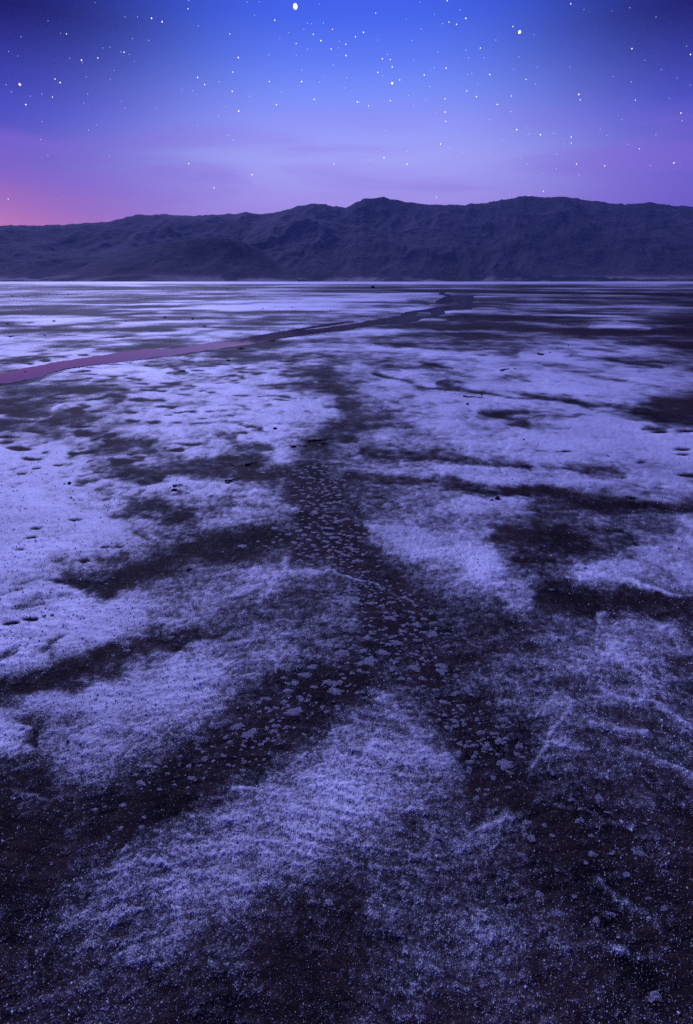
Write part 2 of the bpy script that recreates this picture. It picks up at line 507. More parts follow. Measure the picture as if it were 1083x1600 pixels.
rows = [-400, -150, -60, -25, -12, -7, -4.5, -3, -2.2] + list(np.arange(-1.7, .345, .015))
vs = list(np.arange(1640, 600, -1.5)) + list(np.arange(600, 462, -0.9)) + list(np.arange(462, 440.6, -0.5))
rows += [row_y(v) for v in vs]
rows += [2600, 3400, 4600, 6200, 8000, 10500, 14000, 19500]
rows = np.array(rows, dtype=np.float64)
dense = np.linspace(-1, 1, 780)
outer = 1 + np.cumsum(.0028 * 1.045 ** np.arange(1, 90))
outer = np.concatenate([outer, [6, 10, 25, 60]])
cols_ = np.concatenate([-outer[::-1], dense, outer])
nr, nc = len(rows), len(cols_)
RY, CS = np.meshgrid(rows, cols_, indexing='ij')
RX = CS * (1.0 + 0.8 * np.abs(RY))
RX = np.clip(RX, -21500, 21500)
gx, gy = RX.ravel(), RY.ravel()
dist = np.sqrt(gx * gx + gy * gy + H * H)
# local pixel footprint on the ground (geometric mean of across and along)
pix = dist / F * 1.35
spacing = (pix * np.sqrt(np.clip(dist / H, 1, 30))).astype(np.float32)
SCALES = [.008, .014, .025, .045, .08, .15, .27, .5, .9, 1.6, 3, 5.5, 10, 18, 34, 60, 110, 200]

u, v = project(gx, gy)
front = gy > 0.05
u = np.where(front, u, 541)
v = np.where(front, v, 1700)
v = np.clip(v, 439, 1700)
wob = lod_noise(gx, gy, spacing, SCALES, 40, 6, 90)
wob2 = lod_noise(gx, gy, spacing, SCALES, 70, 6, 90)
pxv = np.clip((v - 436) / 300, 0.02, 1.0)                # foreshortening of the wobble
uw = u + wob * 16
vw = v + wob2 * 12 * pxv
S = cover_map(np.clip(uw * 1.0 + wob2 * 10, 0, 1083), vw).astype(np.float32)
fz = sstep(600, 480, v)
S = (S + (.52 + (S - .52) * .6 - S) * fz).astype(np.float32)
# beyond the picture the same patchwork simply goes on
beyond = np.maximum(np.maximum(sstep(0, -90, u), sstep(1083, 1173, u)), sstep(1590, 1680, v))
beyond = np.where(gy > .25, beyond, 1.0)
patch = .55 * vnoise(gx / .9, gy / .6, 501) + .35 * vnoise(gx / .35 + 3, gy / .3, 502) + .2 * vnoise(gx / .12, gy / .1, 503)
patch_far = vnoise(gx / 14, gy / 9, 504) * .6 + vnoise(gx / 4, gy / 3, 505) * .4
S_out = .40 + .30 * np.where(dist < 5, patch, patch_far)
S = (S * (1 - beyond) + S_out * beyond).astype(np.float32)
ridge = np.zeros_like(S)
hollow = np.zeros_like(S)
for pts, (w0, w1), tgt, stg in DARK:
    w, sel = stroke_w(uw, vw, pts, w0, w1)
    w *= (stg if pts[0][1] > 588 else stg * .62) * np.clip(.80 + .28 * wob + .15 * wob2, .2, 1.0)
    S = S * (1 - w) + tgt * w
    hollow = np.maximum(hollow, w)
for x, y, a, b in DASH:
    sel = (np.abs(u - x) < a * 3) & (np.abs(v - y) < b * 4 + 3)
    if sel.any():
        d = ((uw[sel] - wob[sel] * 4 - x) / a) ** 2 + ((v[sel] + wob2[sel] * b * 1.3 - y) / b) ** 2 + .5 * wob[sel]
        d = np.maximum(d, 0)
        w = np.exp(-np.minimum(d, 20) ** 1.5 * .8).astype(np.float32)
        S[sel] = S[sel] * (1 - w) + 0.02 * w
        hollow[sel] = np.maximum(hollow[sel], w)
for pts, w0, tgt, rh in LIGHT:
    w, sel = stroke_w(u + wob * 10, v + wob2 * 9 * pxv, pts, w0, w0)
    w = w * np.clip(.75 + .5 * wob2, .2, 1)
    S = np.where(w > 0, S * (1 - w) + np.maximum(S, tgt) * w, S)
    ridge = np.maximum(ridge, w * rh)
# water
wet = inside(u, v, STREAM) & ~inside(u, v, ISLAND)
for P in (UPSTREAM, SIDE, POOL):
    wet |= inside(u, v, P)
wet &= gy > 2

big = lod_noise(gx, gy, spacing, SCALES, 100, 12, 45)
mid = lod_noise(gx, gy, spacing, SCALES, 130, 4, 14)
fin = lod_noise(gx, gy, spacing, SCALES, 160, 1.3, 5)
near = 1 - sstep(3.0, 9.0, dist)
fa = sstep(5.0, 22.0, dist)
streak = lod_noise(gx * .45, gy, spacing, SCALES, 220, 3, 30)
nf = (1 - sstep(2.6, 7.0, dist)).astype(np.float32)
wrk = lod_noise(gx * .22, gy + .05 * np.sin(gx * 5), spacing, SCALES, 260, 2.5, 9)
field = S + ((.12 + .04 * fa - .06 * nf) * big + (.15 + .05 * fa - .11 * nf) * mid + (.13 + .02 * nf) * fin + .30 * fa * streak + .08 * (1 - fa) * wrk).astype(np.float32)
pits = lod_noise(gx, gy, spacing, SCALES, 300, 3, 14)
field = field - (1.1 * np.clip(pits - .45, 0, 1) * (1 - nf) * (.35 + .65 * sstep(520, 300, u)) * (1 - .6 * fa)).astype(np.float32)
field = field - (.05 * sstep(1000, 1450, v) + .09 * fa + .02 * (1 - fa) * (1 - nf)).astype(np.float32) * (v > 443.5)  # thins the salt towards the camera to imitate lens darkening; also thins it far off
field = np.where(v < 442.2, np.maximum(field, .82), field)
C = (np.clip((field - .05) / .84, .04, 1) ** 1.6).astype(np.float32)
fringe = inside(u + wob * 5, v + wob2 * 2.5 - 1.5, STREAM) | inside(u + wob * 5, v + wob2 * 2.5 - 4.0, STREAM) & (v > 530)
C = np.where(fringe & ~wet, C * .55, C)
C = np.where(wet, 0.05, C).astype(np.float32)
tint = (.5 + .5 * np.clip(lod_noise(gx, gy, spacing, SCALES, 190, 8, 80), -1, 1)).astype(np.float32)

# relief: crusted salt stands a little proud of the mud, grains of a few millimetres near the camera
gs = np.minimum(spacing, .2)
amp_f = np.minimum(.35 * gs * 2, .005)
amp_m = np.minimum(.04 * gs * 6, .006)
amp_b = np.minimum(.03 * gs * 20, .014)
amp_far = 1 - sstep(25, 120, dist)
Zg = (amp_f * np.abs(fin) * (.9 + .5 * C) + amp_m * (mid * .5 + .5) * (.6 + .4 * C) + amp_b * (big * .5 + .5) * .8 + .006 * C) * amp_far
Zg += (.0035 * np.clip(1 - dist / 9, 0, 1) * wrk)
Zg += .5 * ridge * np.clip(.55 + .6 * mid + .4 * fin, 0, 1.6) - .006 * hollow * amp_far
Zg = np.maximum(Zg, -.006) + .008
bank = wet.copy()
for du, dv in ((0, 4), (0, -3), (8, 0), (-8, 0)):
    bank |= inside(u + du, v + dv * np.clip((v - 436) / 90, .15, 1), STREAM)
bank &= gy > 2
Zg = np.where(bank, np.minimum(Zg, .004) * .5, Zg)
Zg = np.where(wet, -.004, Zg)
Zg[dist > 400] = 0.0
ground_v = np.stack([gx, gy, Zg], 1)
ground_me = make_mesh('ground', ground_v, grid_faces(nr, nc))
at = ground_me.attributes.new('salt', 'FLOAT', 'POINT')
at.data.foreach_set('value', C)
at = ground_me.attributes.new('tint', 'FLOAT', 'POINT')
at.data.foreach_set('value', tint)


def ground_z(x, y):
    """height of the sheet near a point"""
    j = int(np.clip(np.searchsorted(rows, y), 1, nr - 2))
    j = j if abs(rows[j] - y) < abs(rows[j - 1] - y) else j - 1
    s = x / (1.0 + .8 * abs(rows[j]))
    i = int(np.clip(np.searchsorted(cols_, s), 1, nc - 2))
    return float(Zg[j * nc + i]), float(C[j * nc + i]), float(S[j * nc + i]), bool(wet[j * nc + i])


def ground_material():
    m, n, b = new_mat('salt_and_mud')
    a = node(n, 'ShaderNodeAttribute', attribute_name='salt')
    t = node(n, 'ShaderNodeAttribute', attribute_name='tint')
    g = node(n, 'ShaderNodeNewGeometry')
    n1 = node(n, 'ShaderNodeTexNoise')
    n1.inputs['Scale'].default_value = 170
    n1.inputs['Detail'].default_value = 3
    n1.inputs['Roughness'].default_value = .65
    n.links.new(g.outputs['Position'], n1.inputs['Vector'])
    n2 = node(n, 'ShaderNodeTexNoise')
    n2.inputs['Scale'].default_value = 30
    n2.inputs['Detail'].default_value = 4
    n.links.new(g.outputs['Position'], n2.inputs['Vector'])
    n1.inputs['Scale'].default_value = 190
    n2.inputs['Scale'].default_value = 420
    n3 = node(n, 'ShaderNodeTexNoise')
    n3.inputs['Scale'].default_value = 17
    n3.inputs['Detail'].default_value = 3
    n.links.new(g.outputs['Position'], n3.inputs['Vector'])
    grain = math_node(n, 'MULTIPLY', n1.outputs[0], .50)
    grain = math_node(n, 'MULTIPLY_ADD', n2.outputs[0], .45, grain)
    grain = math_node(n, 'MULTIPLY_ADD', n3.outputs[0], .05, grain)
    thr = maprange(n, a.outputs['Fac'], 0, 1, .64, .36, smooth=False)
    d_ = math_node(n, 'SUBTRACT', grain, thr)
    cov = maprange(n, d_, -.05, .05)
    cov = math_node(n, 'ADD', math_node(n, 'MULTIPLY', cov, .58), math_node(n, 'MULTIPLY', math_node(n, 'POWER', a.outputs['Fac'], 1.4), .42), clamp=True)
    mud = mixcol(n, t.outputs['Fac'], (.006, .0052, .0056, 1), (.036, .022, .019, 1))
    saltc = mixcol(n, t.outputs['Fac'], (.82, .81, .83, 1), (.52, .52, .56, 1))
    c = mixcol(n, cov, mud, saltc)
    n.links.new(c, b.inputs['Base Color'])
    n.links.new(maprange(n, cov, 0, .8, .6, .5), b.inputs['Roughness'])
    n.links.new(maprange(n, cov, 0, .8, .03, .6), b.inputs['Specular IOR Level'])
    bp = node(n, 'ShaderNodeBump')
    bp.inputs['Strength'].default_value = .8
    bp.inputs['Distance'].default_value = .005
    n.links.new(n1.outputs[0], bp.inputs['Height'])
    n.links.new(bp.outputs[0], b.inputs['Normal'])
    return m


M_ground = ground_material()
ground = link('ground', ground_me, M_ground)
tag(ground, 'dark mud flat crusted with patchy white salt reaching the mountains', kind='structure')

# ------------------------------------------------------------------ water lying in the channel
m_water, n_, b_ = new_mat('still_water')
b_.inputs['Base Color'].default_value = (.10, .052, .022, 1)
b_.inputs['Roughness'].default_value = .04
b_.inputs['IOR'].default_value = 1.33
nw = node(n_, 'ShaderNodeTexNoise')
nw.inputs['Scale'].default_value = 3.0
bw = node(n_, 'ShaderNodeBump')
bw.inputs['Strength'].default_value = .02
bw.inputs['Distance'].default_value = .02
n_.links.new(nw.outputs[0], bw.inputs['Height'])
n_.links.new(bw.outputs[0], b_.inputs['Normal'])


def wavy(poly, amt, seed):
    """closed outline on the ground, with small bays and points"""
    rs = random.Random(seed)
    pts = []
    for i, (x0, y0) in enumerate(poly):
        x1, y1 = poly[(i + 1) % len(poly)]
        n = max(1, int(math.hypot(x1 - x0, (y1 - y0) * 3) / 7))
        for k in range(n):
            t = k / n
            x, y = x0 + (x1 - x0) * t, y0 + (y1 - y0) * t
            j = amt * min(1.0, max(.15, (y - 440) / 110)) * (0 if k == 0 else 1)
            pts.append((x + rs.uniform(-1.2, 1.2), y + rs.uniform(-1, 1) * j))
    return [pix_ground(*p) for p in pts]


def water_sheet(name, groups, label):
    import bmesh
    bm = bmesh.new()
    for z, loops in groups:
        ed = []
        for lp in loops:
            vs_ = [bm.verts.new((p.x, p.y, z)) for p in lp]
            ed += [bm.edges.new((vs_[i], vs_[(i + 1) % len(vs_)])) for i in range(len(vs_))]
        bmesh.ops.triangle_fill(bm, use_beauty=True, use_dissolve=False, edges=ed, normal=(0, 0, 1))
    bmesh.ops.recalc_face_normals(bm, faces=bm.faces)
    for f in bm.faces:
        if f.normal.z < 0:
            f.normal_flip()
    me = bpy.data.meshes.new(name)
    bm.to_mesh(me)
    bm.free()
    o = link(name, me, m_water)
    tag(o, label, kind='structure')


water_sheet('water', [(.0075, [wavy(STREAM, 1.0, 1), wavy(ISLAND, .3, 2)]), (.0085, [wavy(UPSTREAM, .1, 3)]), (.0095, [wavy(SIDE, .3, 4)])],
            'narrow still creek winding across the salt flat to the mountains')
water_sheet('pool_water', [(.0085, [wavy(POOL, .2, 5)])], 'small dark pool far out on the right of the flat')

# ------------------------------------------------------------------ mountains
RIDGE = [(-700, 360), (-300, 352), (-80, 353), (0, 352), (60, 353), (120, 350), (165, 347), (190, 341), (215, 336), (260, 336), (300, 338), (340, 336),
         (370, 334), (384, 331), (400, 334), (425, 334), (445, 329), (465, 322), (500, 318), (520, 323), (541, 325), (555, 318),
         (570, 311), (600, 309), (625, 314), (650, 319), (680, 321), (720, 320), (760, 318), (790, 312), (820, 307), (845, 309),
         (880, 308), (910, 312), (950, 318), (985, 320), (1000, 318), (1020, 317), (1040, 320), (1083, 324), (1200, 328), (1500, 335), (1900, 352)]


def fbm(x, y, octs, seed, ridged=False):
    t = np.zeros(x.shape, dtype=np.float32)
    a, s = 1.0, 0.0
    for k in range(octs):
        xx, yy = rot(x * 2 ** k, y * 2 ** k, k)
        n0 = vnoise(xx, yy, seed + k)
        if ridged:
            n0 = 1 - 2 * np.abs(n0)
        t += a * n0
        s += a
        a *= .52
    return t / s


def mountain(name, prof, r0, r1, seed, mat, label, na=900, nrr=260, back=.12, carve=.50, foot_noise=.05):
    azs, els = [], []
    for x, y in prof:
        d = pix_dir(x, y)
        azs.append(math.atan2(d.x, d.y))
        els.append(math.atan2(d.z, math.hypot(d.x, d.y)))
    o = np.argsort(azs)
    azs, els = np.array(azs)[o], np.array(els)[o]
    A = np.linspace(azs[0], azs[-1], na)
    E = np.interp(A, azs, els)
    E = E * (1 + .018 * fbm(A * 60, A * 0 + 9, 5, seed + 77, True))
    T = np.linspace(0, 1 + back, nrr)
    AA, TT = np.meshgrid(A, T, indexing='ij')
    foot = r0 * (1 + foot_noise * fbm(AA * 7, AA * 0 + 3, 3, seed + 50))
    R = foot + (r1 - foot) * TT
    Xw, Yw = R * np.sin(AA), R * np.cos(AA)
    wx = Xw + 500 * fbm(Xw / 2200, Yw / 2200, 3, seed + 11)
    wy = Yw + 500 * fbm(Xw / 2200, Yw / 2200, 3, seed + 23)
    rd = fbm(wx / 2700, wy / 4200, 6, seed, True) * .5 + .5       # spurs
    rd2 = fbm(wx / 620, wy / 1500, 6, seed + 5, True) * .5 + .5
    gen = fbm(Xw / 5200, Yw / 4200, 3, seed + 31)
    t1 = np.clip(TT, 0, 1)
    fan = .045 * sstep(0, .35, t1)
    prof_h = fan + .955 * sstep(.08, 1.05, t1 + .10 * gen * np.sin(np.pi * t1)) ** 1.05
    prof_h = np.where(TT > 1, prof_h * (1 - (TT - 1) * 1.2), prof_h)
    amp = np.sin(np.pi * np.clip(t1 * .95 + .02, 0, 1)) ** .8
    hgt = prof_h * (1 - carve * amp * (1 - rd)) - .09 * amp * (1 - rd2)
    hgt = np.maximum(hgt + .02 * amp * (rd2 - .5), .0) * (r1 * np.tan(E))[:, None]
    el = np.arctan2(hgt - H, R).max(1)
    k = np.tan(E) / np.tan(np.maximum(el, .005))
    hgt = hgt * k[:, None]
    hgt[:, 0] = -5
    V = np.stack([Xw.ravel(), Yw.ravel(), hgt.ravel()], 1)
    me = make_mesh(name, V, grid_faces(na, nrr)[:, ::-1])
    ob = link(name, me, mat)
    tag(ob, label, kind='structure')
    return ob


def rock_material():
    m, n, b = new_mat('desert_rock')
    g = node(n, 'ShaderNodeNewGeometry')
    n1 = node(n, 'ShaderNodeTexNoise')
    n1.inputs['Scale'].default_value = .0007
    n1.inputs['Detail'].default_value = 6
    n1.inputs['Distortion'].default_value = 1.2
    n.links.new(g.outputs['Position'], n1.inputs['Vector'])
    n2 = node(n, 'ShaderNodeTexNoise')
    n2.inputs['Scale'].default_value = .006
    n2.inputs['Detail'].default_value = 6
    n.links.new(g.outputs['Position'], n2.inputs['Vector'])
    c = mixcol(n, maprange(n, n1.outputs[0], .42, .62), (.008, .008, .011, 1), (.042, .033, .040, 1))
    c = mixcol(n, math_node(n, 'MULTIPLY', maprange(n, n2.outputs[0], .4, .7), .4), c, (.080, .066, .070, 1))
    # pale gravel on the fans at the foot
    sz = node(n, 'ShaderNodeSeparateXYZ')
    n.links.new(g.outputs['Position'], sz.inputs[0])
    low = maprange(n, sz.outputs[2], 130, 30)
    c = mixcol(n, math_node(n, 'MULTIPLY', low, maprange(n, n1.outputs[0], .46, .6)), c, (.30, .25, .23, 1))
    n.links.new(c, b.inputs['Base Color'])
    b.inputs['Roughness'].default_value = .95
    b.inputs['Specular IOR Level'].default_value = .1
    bp = node(n, 'ShaderNodeBump')
    bp.inputs['Strength'].default_value = .2
    bp.inputs['Distance'].default_value = 40
    n.links.new(n2.outputs[0], bp.inputs['Height'])
    n.links.new(bp.outputs[0], b.inputs['Normal'])
    return m


M_rock = rock_material()
mountain('mountains', RIDGE, 9500, 16500, 3, M_rock, 'long dark violet mountain range along the whole horizon')
HILL = [(60, 436), (110, 424), (150, 408), (190, 394), (230, 384), (270, 377), (310, 373), (345, 370), (375, 376), (400, 386), (420, 400), (440, 418), (465, 434)]
mountain('foothill', HILL, 8600, 10800, 9, M_rock, 'rounded darker foothill in front of the range left of centre', na=200, nrr=90, back=.6, carve=.5)

# ------------------------------------------------------------------ stars
m_star = []
for c, st in [((1, .96, 1), 2.2), ((1, .80, .86), 2.0), ((.80, .88, 1), 2.0), ((.92, .92, 1), 1.2), ((1, .82, .92), 1.1)]:
    m = bpy.data.materials.new('star_light')
    m.use_nodes = True
    n = m.node_tree
    n.nodes.clear()
    e = node(n, 'ShaderNodeEmission')
    e.inputs['Color'].default_value = (*c, 1)
    e.inputs['Strength'].default_value = st
    o_ = node(n, 'ShaderNodeOutputMaterial')
    n.links.new(e.outputs[0], o_.inputs['Surface'])
    m.cycles.emission_sampling = 'NONE'
    m_star.append(m)


def ico(sub):
    import bmesh
    bm = bmesh.new()
    bmesh.ops.create_icosphere(bm, subdivisions=sub, radius=1)
    me = bpy.data.meshes.new('ball')
    bm.to_mesh(me)
    bm.free()
    return me


star_me = []
for m in m_star:
    me = ico(2)
    me.name = 'star'
    me.materials.append(m)
    star_me.append(me)
Z1 = [(474, 57, 2), (507, 68, 2), (391, 53, 1), (430, 53, 1), (588, 27, 1.5), (590, 2, 1), (620, 81, 1), (66, 115, 1), (190, 104, 1), (208, 106, 1.5),
      (27, 161, 1), (255, 188, 2), (257, 196, 1), (306, 181, 1.5), (378, 162, 1), (388, 163, 1.5), (404, 170, 1), (414, 121, 1), (465, 126, 1),
      (718, 106, 1.5), (745, 180, 2), (728, 225, 1.5), (726, 285, 2), (746, 347, 2.4), (864, 327, 2), (842, 255, 1.5), (840, 171, 1), (859, 63, 2),
      (902, 102, 1), (796, 47, 1), (772, 6, 1), (811, 5, 1), (618, 242, 2), (640, 264, 1.5), (685, 255, 1), (601, 283, 1), (569, 279, 1),
      (780, 301, 1), (704, 333, 1), (683, 362, 1), (172, 247, 1.5), (188, 258, 2), (95, 300, 1), (131, 294, 1), (164, 303, 1.5),
      (81, 327, 2), (36, 287, 1), (20, 265, 1), (274, 294, 1), (262, 322, 1), (391, 338, 1), (131, 380, 1), (301, 390, 1.2), (277, 407, 1.2),
      (127, 436, 1), (150, 486, 1), (342, 489, 1), (714, 423, 1), (728, 438, 1.2), (590, 511, 2), (788, 546, 1.8), (800, 573, 1), (669, 587, 2),
      (943, 255, 2), (936, 267, 1), (943, 219, 1), (982, 310, 1.5), (880, 288, 1), (961, 153, 1.2), (926, 136, 1.5), (926, 174, 1), (979, 107, 1.5),
      (950, 91, 1), (961, 72, 1.2), (974, 74, 1), (1003, 127, 2), (1011, 72, 1.2), (1039, 92, 1.5), (1035, 153, 1.5), (1041, 203, 1.2),
      (1061, 130, 1), (1058, 150, 1), (1078, 275, 1.2), (1044, 512, 1.5), (1081, 173, 2), (1081, 138, 1.5), (998, 257, 1), (345, 247, .8),
      (357, 220, .8), (56, 175, .8), (270, 240, .8), (150, 65, .8), (297, 8, .8), (218, 182, .8), (420, 192, .8), (875, 120, .8), (998, 14, .8),
      (1010, 240, .8), (322, 150, .8), (344, 147, .8), (486, 335, .8), (768, 407, .8), (617, 393, .8), (380, 316, .8), (26, 622, 1.5)]
Z2 = [(54, 101, 2), (29, 115, 1.5), (92, 41, 1.5), (98, 125, 1), (129, 170, 1.2), (113, 184, 1.5), (138, 186, 1.5), (144, 209, 2), (99, 226, 1.5),
      (113, 237, 1.2), (167, 250, 1.5), (138, 314, 1.5), (70, 331, 1.5), (35, 318, 2), (41, 319, 1.2), (187, 59, .8), (234, 91, 1), (205, 126, 1.2),
      (211, 189, 1), (244, 234, 2), (262, 270, 1.2), (249, 314, 1.2), (195, 299, 1), (211, 329, 1), (262, 220, .8), (275, 212, 1.2), (287, 162, 1.2),
      (312, 213, 2), (301, 74, 1.2), (321, 69, 1.5), (345, 76, 1.5), (374, 57, 2), (355, 31, 1), (316, 2, 1.5), (231, 7, .8), (276, 45, .8),
      (374, 156, 1.2), (382, 181, 1.2), (419, 150, 1.5), (430, 180, 1.2), (379, 232, 1), (393, 230, 1), (412, 262, .8), (377, 284, 1.5),
      (407, 302, 1.8), (449, 233, 1.8), (468, 125, 1.2), (521, 83, 1.5), (540, 178, 1), (562, 248, 1.5), (591, 262, 1), (309, 309, 1.5),
      (309, 350, 2.4), (311, 379, 1.5), (283, 353, .8), (252, 375, .8), (447, 374, 1.2), (486, 391, .8), (472, 326, 1.8), (516, 300, 1.5),
      (515, 349, 1.2), (533, 405, 2), (565, 400, .8), (571, 419, 1.2), (607, 421, 2.2), (648, 417, 1), (703, 428, 1.5), (703, 447, 1.5),
      (681, 450, 1), (659, 482, 1), (488, 438, .8), (447, 479, 1), (364, 478, 1), (322, 461, 1), (295, 450, 2), (190, 472, 1.2), (190, 513, 2),
      (118, 493, 2.2), (73, 500, 1.2), (95, 473, 1), (123, 408, .8), (546, 497, .8), (566, 513, 1.2), (614, 541, 1), (720, 513, 2), (728, 547, 1.2),
      (657, 527, 1), (808, 518, 1.8), (727, 295, 2.2), (731, 312, 1.5), (699, 209, .8), (834, 240, .8), (893, 152, 2), (891, 256, 1.2),
      (904, 313, 1.5), (861, 374, 1), (794, 404, 1), (814, 422, 1), (879, 450, 1), (916, 465, 1.5), (968, 420, 1.2), (951, 517, 1.2),
      (1024, 509, 2.2), (1046, 353, 1.8), (1050, 377, 1.2), (1034, 244, 1), (1010, 307, .8), (985, 217, 1), (933, 188, .8), (1064, 144, 1),
      (1076, 170, 2), (1075, 265, 1), (702, 12, 1.8), (743, 30, .8), (886, 24, 1), (830, 35, .8), (968, 53, 1), (587, 108, .8), (523, 217, .8),
      (597, 210, .8), (616, 598, 1.5), (1, 175, 1.2), (1, 243, 1), (213, 365, .7), (282, 616, 1.5), (572, 610, 1), (512, 610, .9)]
RS = 90000.0
stars = [(x / 2, y / 2, b) for x, y, b in Z1] + [(541 + x / 2, y / 2, b) for x, y, b in Z2]


def add_star(x, y, rpx, k, name='star'):
    o = link(name, star_me[k])
    d = pix_dir(x, y)
    o.location = Vector((0, 0, H)) + d * RS
    r = rpx / F * RS * (d.dot(Vector((0, CP, -SP)))) 
    o.scale = (r, r, r)
    return o


for i, (x, y, b) in enumerate(stars):
    o = add_star(x, y, (.20 + .30 * b) * (.85 if b < 1.4 else .95), (3 if i % 4 else 4) if b < 1.4 else (0, 0, 1, 0, 2)[i % 5])
    third = 'left third' if x < 361 else 'middle third' if x < 722 else 'right third'
    high = 'high up' if y < 110 else 'midway down' if y < 200 else 'low over the ridge'
    if b >= 2:
        tag(o, f'clear star brighter than its neighbours {high} in the {third}', 'star', f'clear stars {high} in the {third}')
    else:
        tag(o, f'faint tiny star speck {high} in the {third} of the dusk sky', 'star', f'faint stars {high} in the {third}')
tag(add_star(461.5, 10, 3.3, 0, 'planet'), 'largest and brightest white planet at the top edge of the sky', 'planet')
tag(add_star(812, 50, 1.9, 0, 'planet'), 'second brightest light in the sky, white, upper right', 'planet')
tag(add_star(31, 132, 1.5, 1), 'bright pinkish star alone near the left edge of sky', 'star')
tag(add_star(613, 130, 1.4, 0), 'brightest star of the dense cluster right of the sky centre', 'star')

# ------------------------------------------------------------------ air between the flat and the range
m_haze = bpy.data.materials.new('haze')
m_haze.use_nodes = True
n = m_haze.node_tree
n.nodes.clear()
pv = node(n, 'ShaderNodeVolumePrincipled')
pv.inputs['Color'].default_value = (.38, .52, .95, 1)
pv.inputs['Density'].default_value = 1.7e-5
o_ = node(n, 'ShaderNodeOutputMaterial')
n.links.new(pv.outputs[0], o_.inputs['Volume'])
hb = [(x, y, z) for z in (-8.0, 2500.0) for y in (-3000.0, 20000.0) for x in (-22000.0, 22000.0)]
hf = [(0, 2, 3, 1), (4, 5, 7, 6), (0, 1, 5, 4), (2, 6, 7, 3), (0, 4, 6, 2), (1, 3, 7, 5)]
haze = link('haze', make_mesh('haze', hb, hf, False), m_haze)
tag(haze, 'thin violet evening haze over the flat and the range', kind='stuff')

# ------------------------------------------------------------------ loose salt on the mud
def salt_material(name, mudmix, tone=(.74, .73, .76, 1), scale=150):
    m, n, b = new_mat(name)
    g = node(n, 'ShaderNodeNewGeometry')
    n1 = node(n, 'ShaderNodeTexNoise')
    n1.inputs['Scale'].default_value = scale
    n1.inputs['Detail'].default_value = 3
    n1.inputs['Roughness'].default_value = .7
    n.links.new(g.outputs['Position'], n1.inputs['Vector'])
    c = mixcol(n, math_node(n, 'MULTIPLY', maprange(n, n1.outputs[0], .60, .44), mudmix), tone, (.03, .024, .024, 1))
    n.links.new(c, b.inputs['Base Color'])
    b.inputs['Roughness'].default_value = .6
    b.inputs['Specular IOR Level'].default_value = .4
    bp = node(n, 'ShaderNodeBump')
    bp.inputs['Strength'].default_value = .8
    bp.inputs['Distance'].default_value = .004
    n.links.new(n1.outputs[0], bp.inputs['Height'])
    n.links.new(bp.outputs[0], b.inputs['Normal'])
    return m


M_flake = salt_material('salt_flake', 1.0, (.38, .375, .40, 1), 300)
flake_me = []
for k in range(12):
    rs = np.random.default_rng(100 + k)
    nseg = 20
    ph = rs.uniform(0, 6.28, 6)
    verts = [(0, 0, .16 + .05 * rs.random())]
    ang = np.linspace(0, 2 * math.pi, nseg, endpoint=False)
    outl = 1 + .12 * np.sin(2 * ang + ph[0]) + .07 * np.sin(3 * ang + ph[1]) + .05 * np.sin(5 * ang + ph[2]) + .16 * rs.standard_normal(nseg)
    for fr, z in ((.35, .15), (.7, .12), (1.0, -.12)):
        for a, r in zip(ang, outl):
            q = fr * r * (1 + .08 * rs.standard_normal())
            verts.append((math.cos(a) * q, math.sin(a) * q, z + (.06 * rs.standard_normal() if fr < 1 else 0)))
    tris = []
    for i in range(nseg):
        j = (i + 1) % nseg
        tris.append((0, 1 + i, 1 + j))
        for rr in range(2):
            a, b_, c_, d_ = 1 + rr * nseg + i, 1 + rr * nseg + j, 1 + (rr + 1) * nseg + j, 1 + (rr + 1) * nseg + i
            tris += [(a, d_, c_), (a, c_, b_)]
    me = make_mesh('salt_flake', verts, tris, False)
    me.materials.append(M_flake)
    flake_me.append(me)
